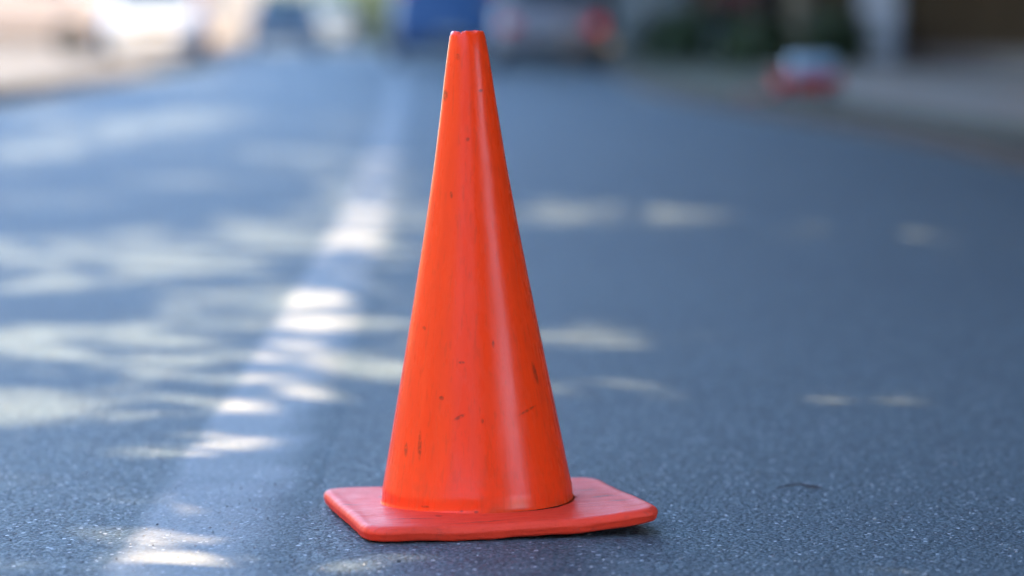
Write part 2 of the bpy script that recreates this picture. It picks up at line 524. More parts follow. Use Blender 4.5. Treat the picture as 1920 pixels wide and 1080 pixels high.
def build_leaves(name, centers, sizes, material, parent, rng, keep=None):
    c = np.asarray(centers)
    if keep is not None:
        c = c[keep]; sizes = sizes[keep]
    n = len(c)
    d = rng.normal(size=(n, 3)); d /= np.linalg.norm(d, axis=1)[:, None]
    e = rng.normal(size=(n, 3)); e -= d * (e * d).sum(1)[:, None]; e /= np.linalg.norm(e, axis=1)[:, None]
    nn = np.cross(d, e)
    s = sizes[:, None]
    co = np.stack([c - d * s, c + e * s * .48 + nn * s * .12, c + d * s, c - e * s * .48 + nn * s * .12], 1).reshape(-1, 3)
    me = bpy.data.meshes.new(name)
    me.vertices.add(4 * n); me.vertices.foreach_set('co', co.ravel().astype(np.float32))
    me.loops.add(4 * n); me.loops.foreach_set('vertex_index', np.arange(4 * n, dtype=np.int32))
    me.polygons.add(n); me.polygons.foreach_set('loop_start', np.arange(0, 4 * n, 4, dtype=np.int32))
    me.update(calc_edges=True); me.validate()
    me.materials.append(M[material])
    o = bpy.data.objects.new(name, me); col.objects.link(o); o.parent = parent
    return o

sdir = np.array(SUN)
def shade_keep(world, rng):
    """a leaf stays unless its shadow would fall in a sun fleck or past the sunny side of the street"""
    g = world[:, :2] - sdir[:2] * (world[:, 2:3] / sdir[2])
    p = np.zeros(len(g))
    for x, y, rx, ry, s in PX:
        q = np.sqrt(((g[:, 0] - x) / (rx + .10)) ** 2 + ((g[:, 1] - y) / (ry + .10)) ** 2)
        q = q * (1 + .16 * np.sin(g[:, 0] * 5.1 + g[:, 1] * 2.3 + x) + .14 * np.sin(g[:, 0] * 9.7 - g[:, 1] * 4.9 + y))
        p = np.maximum(p, (1 + math.log(s ** .8 * .66) / 10.0) * np.clip((1.3 - q) / .25, 0, 1))
    for z, r in ((.0, .34), (.03, .34), (.1, .24), (.2, .22), (.3, .20), (.4, .18), (.5, .16), (.6, .15), (.7, .14), (.78, .13)):
        h = g + sdir[:2] * (z / sdir[2])                                   # nothing opens over the cone
        p[np.hypot(h[:, 0] - CX, h[:, 1] - CY) < r] = 0
    lk = np.interp(g[:, 1], np.arange(-50, 130, 2), [left_kerb(v) for v in range(-50, 130, 2)])
    edge = lk - .15 + .5 * np.sin(g[:, 1] * .9) * (g[:, 1] < 50)
    p = np.maximum(p, np.clip((edge - g[:, 0]) / .5, 0, 1) * (g[:, 1] > 30))
    p = np.maximum(p, np.clip((g[:, 1] - 92) / 4, 0, 1))
    return rng.random(len(g)) > p

def tree(x, y, height, rad, seed, label, group=None, leaves=20000, trunk_r=.24):
    rng = np.random.default_rng(seed); rnd = random.Random(seed)
    root = empty('street_tree', (x, y, .1))
    tag(root, label, 'tree', group)
    bm = bmesh.new()
    lean = (rnd.uniform(-.25, .25), rnd.uniform(-.25, .25))
    pts = [(lean[0] * t * t, lean[1] * t * t, height * .8 * t - .15) for t in (0, .04, .12, .3, .5, .75, 1)]
    tube(bm, pts, [trunk_r * 1.55, trunk_r * 1.15, trunk_r, trunk_r * .88, trunk_r * .7, trunk_r * .42, trunk_r * .12], 12)
    hubs = []
    for k in range(13):
        z0 = height * rnd.uniform(.26, .68); a = k * 2.4 + rnd.uniform(-.4, .4); L = rad * rnd.uniform(.55, .95)
        p0 = Vector((lean[0] * .2, lean[1] * .2, z0))
        p1 = p0 + Vector((math.cos(a) * L * .45, math.sin(a) * L * .45, L * .28)); p2 = p0 + Vector((math.cos(a) * L, math.sin(a) * L, L * .5))
        tube(bm, [p0, p1, p2], [trunk_r * .36, trunk_r * .22, .02], 6)
        hubs += [p1, p2]
    obj('trunk', bm, 'bark', root, True)
    zc, zr = height * .58, height * .42
    nc = 130
    u = rng.normal(size=(nc, 3)); u /= np.linalg.norm(u, axis=1)[:, None]
    rr = rng.random(nc)[:, None] ** .40
    cl = u * rr * np.array([rad, rad, zr]) + np.array([0, 0, zc])
    idx = rng.integers(0, nc, leaves)
    off = rng.normal(size=(leaves, 3)) * .62
    c = cl[idx] + off
    c = c[c[:, 2] > 2.5]
    keep = shade_keep(c + np.array([x, y, .1]), rng)
    build_leaves('crown', c, rng.uniform(.13, .27, len(c)), 'leaf', root, rng, keep)
    return root

G = 'street trees shading the right pavement'
off_label = 'dense leafy street tree shading the road beside the bare right kerb'
for i, (x, y, h, r) in enumerate([(4.9, -7.5, 13.5, 5.6), (4.7, -.5, 13.5, 5.6), (4.8, 6.5, 13, 5.6), (5.0, 13.5, 13.5, 5.6), (5.2, 20.5, 13.5, 5.6),
                                  (5.4, 27.5, 13, 5.6), (6.6, 34.5, 13.5, 5.6), (7.2, 42, 13, 5.2)]):
    tree(x, y, h, r, 100 + i, off_label, G)
GB_ = 'added tall trees closing off the sky at the road end'  # added behind the camera to darken the middle of the cone's reflection
for i, (x, y, h, r) in enumerate([(-9, -67, 24, 7), (1, -69, 25, 7), (11, -67, 24, 7)]):
    tree(x, y, h, r, 300 + i, 'added unseen very tall tree rising behind the wide red-brown house', GB_, leaves=9000, trunk_r=.4)
GL_ = 'added trees along the left pavement'  # added out of view to hide low sky the cone would mirror
for i, (x, y, h, r) in enumerate([(-7.4, -23, 11, 3.8), (-7.4, -34, 11, 3.8)]):
    tree(x, y, h, r, 320 + i, 'added unseen small leafy tree on the left pavement before the house fronts', GL_, leaves=8000, trunk_r=.17)
for i, (x, y, h, r) in enumerate([(6.6, -33, 12, 4.2), (6.6, -44, 12, 4.2)]):  # added behind the camera, closing a sky gap mirrored in the cone
    tree(x, y, h, r, 330 + i, 'added unseen leafy tree on the right pavement before the sand-coloured house', 'added trees before the sand-coloured house', leaves=8000, trunk_r=.2)
def lat(px, y): return (px - 960) / F_PX * y
tree(lat(1442, 50.5), 50.5, 13.5, 5.8, 201, 'thick black-barked street tree standing beside the dark planter of pink flowers', G, trunk_r=.25)
tree(3.66, 57.6, 13.5, 5.8, 205, 'added dark street tree shading the blue van, close behind the planter of pink flowers', G, trunk_r=.2)  # added so its crown keeps the sun off the blue van
tree(lat(1136, 66), 66, 13.5, 5.8, 202, 'slim dark-trunked street tree right beside the parked silver car', G, trunk_r=.15)
tree(1.9, 77, 13, 5.8, 203, 'dark street tree beyond the silver car, before the clipped hedge', G)
tree(.8, 89, 13, 5.4, 204, 'dark street tree at the far end of the clipped hedge', G)

# ------------------------------------------------------------------ cars
def wheel(parent, x, y, r, w, rim='rim'):
    bm = bmesh.new(); rings = []
    pr = [(r * .62, -w / 2), (r * .9, -w / 2), (r * .98, -w * .38), (r, -w * .2), (r, w * .2), (r * .98, w * .38), (r * .9, w / 2), (r * .62, w / 2)]
    for q, t in pr:
        rings.append([(t, q * math.cos(2 * math.pi * k / 24), q * math.sin(2 * math.pi * k / 24)) for k in range(24)])
    loft(bm, rings)
    o = empty('wheel', (x, y, r)); o.parent = parent
    obj('tyre', bm, 'rubber', o, True)
    bm = bmesh.new()
    s = 1 if x > 0 else -1
    loft(bm, [[(s * (w / 2 - .02 + dz), q * r * math.cos(2 * math.pi * k / 24), q * r * math.sin(2 * math.pi * k / 24)) for k in range(24)] for q, dz in ((.64, .0), (.62, .03), (.5, .024), (.2, .03))])
    for k in range(5):
        m_ = Matrix.Translation((s * (w / 2 + .006), 0, 0)) @ Matrix.Rotation(k * 2 * math.pi / 5, 4, 'X')
        t_ = bmesh.new(); bx(t_, -.012, .012, -.03, .03, .1 * r, r * .6, mtx=m_)
        me = bpy.data.meshes.new('t'); t_.to_mesh(me); t_.free(); bm.from_mesh(me); bpy.data.meshes.remove(me)
    obj('rim', bm, rim, o)

def make_car(name, label, cat, loc, heading, paint, stations, cabin, width, wr=.32, axles=(.85, -.85), group=None, zfloor=.22, cargo=False):
    """front points to local -Y.  stations: (y, half width factor, z top); cabin: (y0 base, y0 top, y1 top, y1 base, z roof)"""
    root = empty(name, loc, heading); tag(root, label, cat, group)
    hw = width / 2
    bm = bmesh.new(); rings = []
    for y, f, zt in stations:
        w = hw * f; zb = zfloor + (.05 if abs(y) > abs(stations[0][0]) * .93 else 0)
        rings.append([(-w * .93, y, zb), (w * .93, y, zb), (w * .99, y, zb + .1), (w, y, zb + (zt - zb) * .55), (w * .965, y, zt - .05), (w * .90, y, zt), (-w * .90, y, zt), (-w * .965, y, zt - .05), (-w, y, zb + (zt - zb) * .55), (-w * .99, y, zb + .1)])
    loft(bm, rings)
    bo = obj('body', bm, paint, root, True)
    md = bo.modifiers.new('bev', 'BEVEL'); md.width = .03; md.segments = 2; md.limit_method = 'ANGLE'; md.angle_limit = R(40)
    a0, b0, b1, a1, zr = cabin
    zb = float(np.interp(a0, [s[0] for s in stations], [s[2] for s in stations])) - .03
    zb = min(zb, float(np.interp(a1, [s[0] for s in stations], [s[2] for s in stations])) - .03)
    wb, wt = hw * .90, hw * .74
    if cargo: wt = hw * .86
    def q(t, z):                                     # cabin outline at height fraction t
        w = wb + (wt - wb) * t
        return [(-w, a0 + (b0 - a0) * t, z), (w, a0 + (b0 - a0) * t, z), (w, a1 + (b1 - a1) * t, z), (-w, a1 + (b1 - a1) * t, z)]
    bm = bmesh.new(); loft(bm, [q(0, zb), q(.5, zb + (zr - zb) * .5), q(1, zr - .04), q(1.06, zr)])
    cb = obj('roof', bm, paint, root)
    md = cb.modifiers.new('bev', 'BEVEL'); md.width = .05; md.segments = 3; md.limit_method = 'ANGLE'; md.angle_limit = R(35)
    # glass: front, rear, sides, set 6 mm proud
    def pane(nm, t0, t1, side, u0=0.06, u1=.94):
        lo = q(t0, zb + (zr - zb) * t0); hi = q(t1, zb + (zr - zb) * t1)
        i, j = {'front': (0, 1), 'rear': (2, 3), 'right': (1, 2), 'left': (3, 0)}[side]
        P = lambda A, u: Vector(A[i]).lerp(Vector(A[j]), u)
        quad = [P(lo, u0), P(lo, u1), P(hi, u1), P(hi, u0)]
        nrm = (quad[1] - quad[0]).cross(quad[3] - quad[0]).normalized()
        b = bmesh.new(); loft(b, [[p - nrm * .01 for p in quad], [p + nrm * .007 for p in quad]])
        obj(nm, b, 'glass', root)
    pane('windscreen', .12, .92, 'front'); 
    if not cargo: pane('rear_window', .2, .9, 'rear', .08, .92)
    else: pane('rear_window', .45, .9, 'rear', .1, .46); pane('rear_window', .45, .9, 'rear', .54, .9)
    for sd in ('right', 'left'):
        if cargo:
            u = (.04, .24) if sd == 'right' else (.76, .96)
            pane('side_window', .2, .9, sd, *u)
        else:
            pane('side_window', .18, .9, sd, .10, .48); pane('side_window', .18, .9, sd, .52, .90)
    yf, yr = stations[0][0], stations[-1][0]
    zf = stations[1][2]; ze = stations[-2][2]
    for s in (-1, 1):
        for ax in axles: wheel(root, s * (hw - .055), ax, wr, .2, 'dark_steel' if cargo else 'rim')
        box('headlight', (s * hw * .70 - .19, s * hw * .70 + .19, yf - .015, yf + .10, zf - .19, zf - .04), 'headlight', root, .03)
        th = .16 if not cargo else .34
        if cargo: box('taillight', (s * hw * .80 - .07, s * hw * .80 + .07, a1 - .06, a1 + .05, 1.32, 1.70), 'taillight', root, .02)
        else: box('taillight', (s * hw * .76 - .12, s * hw * .76 + .12, yr - .08, yr + .02, ze - .10 - th, ze - .10), 'taillight', root, .02)
        mz = zb + .12; my = a0 + .18
        box('mirror', (s * (hw + .06) - .09, s * (hw + .06) + .09, my - .05, my + .05, mz - .06, mz + .07), paint, root, .03)
        for k in ((.52,) if cargo else (.30, .62)):
            yy = a0 + (a1 - a0) * k + .3
            box('door_handle', (s * hw - .012, s * hw + .018, yy - .08, yy + .08, zb - .14, zb - .11), 'chrome', root)
    box('bumper', (-hw * .92, hw * .92, yf - .05, yf + .12, zfloor + .02, zfloor + .24), 'black_plastic' if cargo else paint, root, .04)
    box('grille', (-hw * .42, hw * .42, yf - .02, yf + .05, zf - .2, zf - .07), 'black_plastic', root, .01)
    box('bumper', (-hw * .92, hw * .92, yr - .12, yr + .06, zfloor + .02, zfloor + .22), 'black_plastic', root, .04)
    box('number_plate', (-.24, .24, yr + .058, yr + .068, zfloor + .27, zfloor + .38), 'plate', root)
    box('number_plate', (-.24, .24, yf - .064, yf - .052, zfloor + .10, zfloor + .21), 'plate', root)
    return root

SEDAN = [(-2.1, .80, .56), (-2.02, .90, .70), (-1.7, .97, .80), (-.9, 1.0, .90), (.2, 1.0, .92), (1.3, 1.0, .95), (1.9, .95, .93), (2.08, .90, .82), (2.14, .84, .60)]
SEDAN_CAB = (-.95, -.25, .85, 1.65, 1.43)
SUV = [(-2.1, .82, .66), (-2.04, .92, .88), (-1.8, .97, .98), (-.9, 1.0, 1.04), (.2, 1.0, 1.06), (1.4, 1.0, 1.07), (2.0, .97, 1.05), (2.1, .92, .90), (2.14, .88, .62)]
SUV_CAB = (-1.05, -.45, 1.75, 2.04, 1.68)
VAN = [(-2.4, .84, .72), (-2.34, .93, 1.0), (-2.05, .98, 1.12), (-1.4, 1.0, 1.22), (0, 1.0, 1.24), (1.6, 1.0, 1.24), (2.3, .99, 1.24), (2.42, .97, 1.20), (2.45, .94, .62)]
VAN_CAB = (-1.75, -1.05, 2.30, 2.38, 2.05)

P_white = car_paint('white_car_paint', (.17, .19, .215), .5); P_beige = car_paint('beige_car_paint', (.14, .125, .12), .45)
P_blue = car_paint('blue_van_paint', (.004, .05, .14), .5); P_silver = car_paint('silver_car_paint', (.13, .12, .125), .5)
P_navy = car_paint('navy_car_paint', (.008, .015, .026), .5); P_pale = car_paint('pale_car_paint', (.11, .14, .17))
SW = .1175
make_car('parked_car', 'sunlit white sedan parked nose out on the pale concrete forecourt', 'car', (lat(268, 59.5), 61.2, SW), R(8), P_white, SEDAN, SEDAN_CAB, 1.78, .31, (-1.32, 1.3))
make_car('parked_van', 'beige van standing sideways behind the white sedan', 'van', (lat(218, 68) - 2.42, 69.0, SW), R(90), P_beige, VAN, VAN_CAB, 1.95, .34, (-1.5, 1.48), cargo=True)
make_car('van', 'bright blue van with dark rear bumper in the lane beside the white line', 'van', (lat(842, 62) - .12, 64.4, 0), R(183), P_blue, VAN, VAN_CAB, 2.0, .34, (-1.5, 1.48), cargo=True)
make_car('parked_car', 'silver sport utility car with red tail lights parked along the shaded right kerb', 'car', (lat(1030, 54), 56.0, 0), R(181), P_silver, SUV, SUV_CAB, 1.76, .34, (-1.32, 1.3))
make_car('car', 'dark navy sedan near the far left kerb before the sunny hedge', 'car', (lat(530, 85) - .05, 87, 0), R(5), P_navy, SEDAN, SEDAN_CAB, 1.74, .31, (-1.32, 1.3))
make_car('car', 'pale ice-blue car driving up behind the navy sedan', 'car', (lat(628, 101), 103, 0), R(6), P_pale, SUV, SUV_CAB, 1.75, .33, (-1.32, 1.3))

# ------------------------------------------------------------------ houses
M['dark_wall'] = soft('dark_render_wall', (.034, .022, .012), .95, .2, 1.0, .02, bump=.004)
M['cream_wall'] = soft('cream_stucco', (.155, .15, .145), .9, .08, .8, .2, bump=.003)
M['white_wall'] = soft('white_wall', (.17, .19, .21), .85, .06, .8, .2)
M['roof_tile'] = soft('roof_shingle', (.10, .085, .075), .9, .2, 3)
M['grey_blue'] = soft('grey_blue_paint', (.05, .058, .066), .8, .05, 2, .1)
M['pale_blue'] = soft('pale_blue_door_paint', (.24, .235, .25), .8, .05, 2, .1)
M['tan'] = soft('tan_door_wood', (.12, .09, .055), .8, .15, 6, .1)
M['navy_paint'] = soft('navy_panel', (.02, .026, .042), .8, .1, 4, .1)
M['brown'] = soft('brown_door', (.12, .05, .03), .5, .15, 5)
M['dark_brown'] = soft('dark_brown_wood', (.045, .028, .022), .6, .15, 5)
M['frame_white'] = soft('white_frame', (.30, .30, .31), .5, .05, 5)
M['window_glass'] = mat('window_glass', (.05, .07, .08), .05, .7)

def gable(parent, x0, x1, y0, y1, z0, h, over=.4, material='roof_tile'):
    ym = (y0 + y1) / 2
    bm = bmesh.new()
    a = [(x0 - over, y0 - over, z0), (x0 - over, ym, z0 + h), (x0 - over, y1 + over, z0)]
    b = [(x1 + over, p[1], p[2]) for p in a]
    lo = lambda r: [(p[0], p[1], p[2] - .12) for p in r]
    ra = a + list(reversed(lo(a))); rb = b + list(reversed(lo(b)))
    loft(bm, [ra, rb])
    return obj('roof', bm, material, parent)

def window(parent, x, z, w, h, y, flip=1):
    f = box('window', (x - w / 2, x + w / 2, y - .05 * flip, y + .03 * flip, z, z + h), 'frame_white', parent)
    box('pane', (x - w / 2 + .06, x - .025, y - .056 * flip, y - .051 * flip, z + .06, z + h - .06), 'window_glass', f)
    box('pane', (x + .025, x + w / 2 - .06, y - .056 * flip, y - .051 * flip, z + .06, z + h - .06), 'window_glass', f)
    box('sill', (x - w / 2 - .06, x + w / 2 + .06, y - .12 * flip, y - .052 * flip, z - .07, z - .003), 'frame_white', f)
    return f

# right: long dark house, its front along the bend (local x runs away along the facade, local -y faces the street)
A = Vector((7.6, 42, 0)); B = Vector((1.9, 75, 0)); L = (B - A).length
ang = math.atan2(B.y - A.y, B.x - A.x)
hs = empty('dark_house', (A.x, A.y, SW), ang + math.pi)          # local +x points back from B to A
tag(hs, 'long dark olive-brown house with pale blue doors behind the shaded right pavement', 'house')
# local: x = -t along facade; street side is local -y?  facade normal towards the street
def along(yw):
    """distance along the facade of the point seen at world Y"""
    return (yw - A.y) / (B.y - A.y) * L
nl = Matrix.Rotation(-(ang + math.pi), 3, 'Z') @ Vector((-1, 0, 0))
FS = 1 if nl.y > 0 else -1
def hbox(name, t0, t1, d0, d1, z0, z1, material, parent, bev=0.0):
    ya, yb = sorted((FS * d0, FS * d1))
    return box(name, (-t1, -t0, ya, yb, z0, z1), material, parent, bev)
hbox('wall', -6, L, -9, 0, 0, 6.2, 'dark_wall', hs)
hbox('plinth', -6, L, .003, .06, 0, .25, 'dark_brown', hs)
ya, yb = sorted((-9 * FS, 0))
gable(hs, -L, 6, ya, yb, 6.2, 2.6)
def t_of(px):
    k = (px - 960) / F_PX                            # where the pixel's direction meets the facade line
    yw = (A.x + A.y * (A.x - B.x) / (B.y - A.y)) / (k + (A.x - B.x) / (B.y - A.y))
    return along(yw)
def door(t0, t1, z1, material, panels, z0=.02):
    d = hbox('door', t0, t1, .003, .07, z0, z1, material, hs)
    n = panels
    for i in range(n):
        a = t0 + (t1 - t0) * (i + .12) / n; b = t0 + (t1 - t0) * (i + .88) / n
        for q0, q1 in ((.12, .48), (.54, .9)):
            hbox('panel', a, b, .073, .09, z0 + (z1 - z0) * q0, z0 + (z1 - z0) * q1, material, d, .006)
    hbox('handle', t0 + .1, t0 + .16, .073, .13, z0 + 1.0, z0 + 1.14, 'chrome', d)
    hbox('frame', t0 - .1, t0 - .005, .003, .1, z0, z1 + .1, 'dark_brown', d); hbox('frame', t1 + .005, t1 + .1, .003, .1, z0, z1 + .1, 'dark_brown', d)
    return d
door(t_of(1695), t_of(1618), 2.15, 'pale_blue', 3)
door(t_of(1520), t_of(1474), 2.1, 'tan', 1)
hbox('panel', t_of(1292), t_of(1225), .003, .05, .25, .75, 'navy_paint', hs)
pn = hbox('window', t_of(1290), t_of(1225), .003, .06, .76, 2.3, 'grey_blue', hs)
for i in range(4):
    a = t_of(1290); b = t_of(1225); w = (b - a) / 4
    hbox('pane', a + w * i + .06, a + w * (i + 1) - .06, .063, .075, .85, 2.2, M['grey_blue'], pn)
door(t_of(1222), t_of(1152), 2.3, 'grey_blue', 4)
for t in (2, 7, 13, 19, 25, 30):
    w_ = hbox('window', t, t + 1.2, .003, .06, 3.7, 5.0, 'frame_white', hs)
    hbox('pane', t + .08, t + .57, .063, .07, 3.78, 4.92, 'window_glass', w_); hbox('pane', t + .63, t + 1.12, .063, .07, 3.78, 4.92, 'window_glass', w_)

# left: cream house with a brown door up a stoop, sunny
ch = empty('cream_house', (-7.75, 98, SW)); tag(ch, 'sunny cream stucco house with brown door above a concrete stoop', 'house')
box('wall', (-9.5, 0, 0, 9, 0, 5.8), 'cream_wall', ch)
gable(ch, -9.5, 0, 0, 9, 5.8, 2.4)
dx0, dx1 = lat(332, 98) + 7.75, lat(388, 98) + 7.75
d = box('door', (dx0, dx1, -.06, .02, .44, 2.5), 'brown', ch)
box('kick_plate', (dx0 + .05, dx1 - .05, -.075, -.062, .48, .98), 'dark_brown', d)
box('panel', (dx0 + .1, dx1 - .1, -.075, -.062, 1.1, 1.7), 'brown', d, .006); box('panel', (dx0 + .1, dx1 - .1, -.075, -.062, 1.8, 2.4), 'brown', d, .006)
box('handle', (dx1 - .14, dx1 - .09, -.11, -.062, 1.4, 1.52), 'chrome', d)
box('frame', (dx0 - .1, dx0 - .003, -.09, .02, .44, 2.6), 'frame_white', d); box('frame', (dx1 + .003, dx1 + .1, -.09, .02, .44, 2.6), 'frame_white', d)
for k in range(3):
    box('step', (dx0 - .4, dx1 + .4, -.5 - .3 * (2 - k), -.5 - .3 * (1 - k) if k < 2 else -.002, 0, .147 * (k + 1)), 'concrete', ch)
for xx in (-7.6, -5.0, -1.0): window(ch, xx, .95, 1.0, 1.3, 0)
for xx in (-7.6, -4.6, -1.6): window(ch, xx, 3.6, 1.0, 1.3, 0)

# unseen houses added to block low sky and bounce sunlight onto the cone
def added_house(name, label, x, y, rz, w, d, h, wall):
    r = empty(name, (x, y, .0), rz); tag(r, label, 'house')
    box('wall', (-w / 2, w / 2, 0, d, -.05, h), wall, r)
    gable(r, -w / 2, w / 2, 0, d, h, 2.4)
    dd = box('door', (-.5, .5, -.06, .02, .12, 2.2), 'dark_brown', r); box('handle', (.32, .38, -.11, -.062, 1.1, 1.22), 'chrome', dd)
    n_ = int(w // 3)
    for k in range(n_):
        xx = -w / 2 + w * (k + .5) / n_
        if abs(xx) > 1.1: window(r, xx, 1.0, 1.1, 1.3, 0)
        window(r, xx, 3.7, 1.1, 1.3, 0)
M['brick_wall'] = soft('red_brown_wall', (.30, .15, .10), .9, .2, 2); M['grey_wall'] = soft('grey_wall', (.40, .37, .33), .9, .15, 2)  # lightened so the added right houses return more light to the cone
M['pale_sand'] = soft('pale_sand_wall', (.55, .44, .31), .9, .1, 2); M['pale_brick'] = soft('pale_brick_wall', (.48, .31, .22), .9, .15, 2)  # pale tones make the added left houses bounce warm sun to the cone
M['sand_wall'] = soft('sand_wall', (.16, .13, .09), .9, .15, 2); M['green_wall'] = soft('green_wall', (.20, .21, .13), .9, .15, 2)
added_house('house', 'added unseen grey house with a dark door behind the right pavement trees', 11, 6.0, R(-90), 13, 9, 6, 'grey_wall')
added_house('house', 'added unseen red-brown house next to the grey one behind the right pavement', 11, 21, R(-90), 14, 9, 6.2, 'brick_wall')
added_house('house', 'added unseen mossy green house next to the red-brown one behind the right pavement', 11.5, 31.7, R(-90), 7, 9, 6, 'green_wall')
added_house('house', 'added unseen sand-coloured house past the open yard behind the right pavement', 11, -33, R(-90), 18, 9, 6.2, 'sand_wall')
added_house('house', 'added unseen salmon brick house behind the near left pavement', -10, 16, R(90), 15, 9, 6.2, 'pale_brick')
added_house('house', 'added unseen pale sand house behind the left pavement facing the grey one', -10, 1, R(90), 14, 9, 6, 'pale_sand')
added_house('house', 'added unseen salmon brick house behind the left pavement facing the open yard', -10, -14, R(90), 15, 9, 6.2, 'pale_brick')
added_house('house', 'added unseen pale sand house behind the left pavement at the road end', -10, -32, R(90), 18, 9, 6.2, 'pale_sand')
added_house('house', 'added unseen pale sand house behind the left pavement before the forecourt', -12, 37.5, R(90), 14, 9, 6.2, 'pale_sand')
added_house('house', 'added unseen wide red-brown house closing the end of the road', 0, -54, R(180), 22, 9, 9, 'brick_wall')

# far end: white house across the junction
wh = empty('white_house', (-7.2, 139, 0)); tag(wh, 'pale white house at the far end of the road beyond the junction', 'house')
box('wall', (-7, 7, 0, 8, -.05, 5.4), 'white_wall', wh); gable(wh, -7, 7, 0, 8, 5.4, 2.3)
for xx in (-5.2, -2.6, 4.6): window(wh, xx, .9, 1.0, 1.3, 0)
d = box('door', (-.1, .9, -.06, .02, 0, 2.1), 'pale_blue', wh); box('handle', (.74, .8, -.1, -.062, 1, 1.1), 'chrome', d)

# ------------------------------------------------------------------ bushes, hedge, planter
def bush(name, x, y, rx, ry, rz, seed, mt, label, n=2600, z=0, group=None, size=(.06, .13), cat='bush'):
    rng = np.random.default_rng(seed)
    root = empty(name, (x, y, z)); tag(root, label, cat, group)
    bm = bmesh.new()
    for k in range(7):
        a = k * 2.4; tube(bm, [(.05 * math.cos(a), .05 * math.sin(a), -.05), (rx * .3 * math.cos(a), ry * .3 * math.sin(a), rz * .7), (rx * .6 * math.cos(a), ry * .6 * math.sin(a), rz * 1.5)], [.035, .025, .008], 5)
    obj('stem', bm, 'bark', root)
    nc = 60
    u = rng.normal(size=(nc, 3)); u /= np.linalg.norm(u, axis=1)[:, None]
    cl = u * (rng.random(nc)[:, None] ** .35) * np.array([rx, ry, rz]) * .9 + np.array([0, 0, rz * 1.02])
    c = cl[rng.integers(0, nc, n)] + rng.normal(size=(n, 3)) * .17
    c = c[c[:, 2] > .02]
    build_leaves('foliage', c, rng.uniform(*size, len(c)), mt, root, rng)
    return root
GB = 'sunny bushes beyond the junction'
bush('bush', lat(520, 127), 127, 1.3, .9, 1.1, 1, 'leaf_dark', 'dark green bush beyond the junction beside the cream house', group=GB)
bush('bush', lat(592, 128), 128, 1.1, .9, 1.0, 2, 'leaf', 'mid green bush between the dark and the yellow-green bush', group=GB)
bush('bush', lat(655, 127), 127, .9, .8, 1.25, 3, 'leaf_bright', 'bright yellow-green bush in the sun before the white house', group=GB)
GS = 'low dark shrubs along the dark house'
bush('shrub', lat(1312, 60), 60, .55, .4, .32, 31, 'leaf_dark', 'low dark shrub under the grey-blue window of the dark house', 1200, .11, GS, cat='shrub')
bush('shrub', lat(1412, 50), 50, .40, .35, .24, 32, 'leaf_dark', 'low dark shrub at the foot of the thick black trunk', 900, .11, GS, cat='shrub')
bush('shrub', lat(1568, 51.5), 51.5, .30, .3, .30, 33, 'leaf_dark', 'low dark shrub between the tan door and the pale door', 1200, .11, GS, cat='shrub')
bush('shrub', lat(1250, 66), 66, .7, .35, .30, 34, 'leaf_dark', 'low wide shrub before the panelled grey-blue double door', 1200, .11, GS, cat='shrub')
# clipped hedge along the far right
hd = empty('hedge', (1.2, 80, SW), R(97 + 7)); tag(hd, 'clipped dark green hedge continuing past the dark house', 'hedge')
rng = np.random.default_rng(5)
n = 9000
c = np.stack([rng.uniform(0, 30, n), rng.uniform(-.5, .5, n), rng.uniform(0, 1.7, n)], 1)
build_leaves('foliage', c, rng.uniform(.08, .16, n), 'leaf_dark', hd, rng)
bm = bmesh.new()
for k in range(15): tube(bm, [(k * 2 + .5, 0, -.05), (k * 2 + .5, .05, 1.4)], [.05, .02], 5)
obj('stem', bm, 'bark', hd)

# dark planter with pink flowers beside the thick trunk
pl = empty('planter', (lat(1366, 55), 55, SW), R(8)); tag(pl, 'tall dark navy planter box with pink flowers beside the thick trunk', 'planter')
bm = bmesh.new()
def sq(h, z): return [(-h, -h, z), (h, -h, z), (h, h, z), (-h, h, z)]
loft(bm, [sq(.25, 0), sq(.30, .66), sq(.33, .665), sq(.33, .72), sq(.28, .72), sq(.27, .60)], True, True)
obj('box', bm, 'navy_paint', pl)
rng = np.random.default_rng(11)
n = 500; u = rng.normal(size=(n, 3)) * np.array([.16, .16, .13]) + np.array([0, 0, .84])
build_leaves('foliage', u, rng.uniform(.04, .08, n), 'leaf_dark', pl, rng)
n = 420; u = rng.normal(size=(n, 3)) * np.array([.17, .17, .11]) + np.array([.05, -.05, 1.0])
build_leaves('blossom', u, rng.uniform(.03, .055, n), 'pink_petal', pl, rng)

# ------------------------------------------------------------------ red wagon with a pale blue cooler on the pavement
M['red'] = soft('red_enamel', (.50, .035, .03), .35, .08, 4)
M['cooler'] = soft('pale_blue_plastic', (.20, .42, .60), .45, .05, 4)
M['cooler_lid'] = soft('pale_plastic_lid', (.45, .60, .68), .45, .05, 4)
wx, wy, WS = lat(1512, 29.4), 29.4, .68
wg = empty('wagon', (wx, wy, .11), R(6)); tag(wg, 'small red pull wagon carrying a pale blue cooler on the verge by the kerb', 'wagon')
wg.scale = (WS, WS, WS)
bm = bmesh.new()
def rr_(hx, hy, z): 
    return [(sx * hx * a, sy * hy * b, z) for sx, sy, a, b in ((-1, -1, .86, 1), (1, -1, .86, 1), (1, -1, 1, .76), (1, 1, 1, .76), (1, 1, .86, 1), (-1, 1, .86, 1), (-1, 1, 1, .76), (-1, -1, 1, .76))]
loft(bm, [rr_(.38, .19, .13), rr_(.42, .22, .30), rr_(.435, .235, .305), rr_(.435, .235, .32), rr_(.41, .21, .32), rr_(.37, .18, .15)])
obj('tray', bm, 'red', wg)
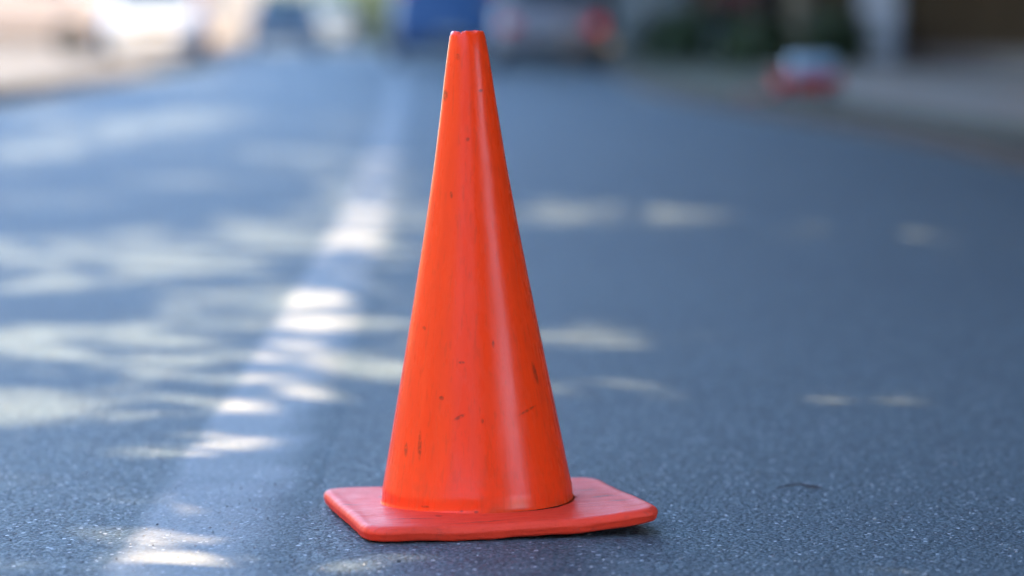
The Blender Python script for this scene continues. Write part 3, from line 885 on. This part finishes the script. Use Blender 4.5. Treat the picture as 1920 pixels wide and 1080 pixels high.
for sx in (-.27, .27):
    for sy in (-.2, .2):
        w_ = empty('wheel', (sx, sy, .1)); w_.parent = wg
        bm = bmesh.new(); loft(bm, [[(r * math.cos(2 * math.pi * k / 20), t, r * math.sin(2 * math.pi * k / 20)) for k in range(20)] for r, t in ((.05, -.025), (.095, -.025), (.1, -.015), (.1, .015), (.095, .025), (.05, .025))])
        obj('tyre', bm, 'rubber', w_, True)
        bm = bmesh.new(); loft(bm, [[(r * math.cos(2 * math.pi * k / 20), t, r * math.sin(2 * math.pi * k / 20)) for k in range(20)] for r, t in ((.06, -.03), (.06, .03))])
        obj('rim', bm, 'frame_white', w_)
bm = bmesh.new(); tube(bm, [(-.38, 0, .14), (-.55, 0, .08), (-.85, 0, .04)], [.014] * 3, 8); tube(bm, [(-.85, -.08, .04), (-.85, .08, .04)], [.016] * 2, 8)
obj('handle', bm, 'red', wg)
ck = empty('cooler', (wx + .05, wy, .11 + .152 * WS), R(6)); ck.scale = (WS, WS, WS); tag(ck, 'pale blue cooler box with lighter lid riding in the red wagon', 'cooler')
bm = bmesh.new(); loft(bm, [rr_(.24, .13, 0), rr_(.28, .165, .30), rr_(.275, .16, .30)])
obj('box', bm, 'cooler', ck)
bm = bmesh.new(); loft(bm, [rr_(.29, .175, .302), rr_(.295, .18, .33), rr_(.27, .16, .375), rr_(.2, .11, .385)])
obj('lid', bm, 'cooler_lid', ck)
bm = bmesh.new(); tube(bm, [(-.28, -.185, .24), (-.2, -.2, .20), (.2, -.2, .20), (.28, -.185, .24)], [.01] * 4, 6)
obj('handle', bm, 'frame_white', ck)

# ------------------------------------------------------------------ loose grit and a twig on the road
rng = np.random.default_rng(21)
M['grit'] = leaf_mat('grit_stone', (.02, .02, .022), (.55, .55, .54))
verts = []; faces = []
oct_ = np.array([(1, 0, 0), (-1, 0, 0), (0, 1, 0), (0, -1, 0), (0, 0, 1), (0, 0, -1)], float)
tri = [(0, 2, 4), (2, 1, 4), (1, 3, 4), (3, 0, 4), (2, 0, 5), (1, 2, 5), (3, 1, 5), (0, 3, 5)]
for k in range(1500):
    y = rng.uniform(4.2, 7.5); x = rng.uniform(-.16, .16) * y
    s = rng.uniform(.0009, .0024) * (1.5 if rng.random() < .06 else 1)
    if abs(x - CX) < .3 and abs(y - CY) < .3: continue
    m_ = np.array(Matrix.Rotation(rng.uniform(0, 6.28), 3, 'Z'))
    v = (oct_ * s * rng.uniform(.6, 1.3, (6, 1)) * np.array([1, 1, .7])) @ m_.T + np.array([x, y, s * .5 + .003])
    b = len(verts); verts += v.tolist(); faces += [(b + a, b + c_, b + d_) for a, c_, d_ in tri]
me = bpy.data.meshes.new('grit'); me.from_pydata(verts, [], faces); me.materials.append(M['grit'])
o = bpy.data.objects.new('grit', me); col.objects.link(o)
tag(o, 'loose pale and dark grit scattered on the asphalt round the cone', 'grit', kind='stuff')

gx, gy = ground_at(1500, 917)
bm = bmesh.new()
tube(bm, [(-.040, -.012, .004), (-.022, .004, .005), (.0, .010, .007), (.022, .006, .005), (.036, -.004, .004)], [.0008, .0014, .0016, .0013, .0006], 6)
tube(bm, [(.0, .010, .0065), (.014, -.012, .005), (.036, -.022, .0035)], [.0012, .001, .0006], 6)
o = obj('twig', bm, 'dark_brown'); o.location = (gx, gy, 0)
tag(o, 'small dark curved twig lying on the asphalt beside the cone', 'twig')
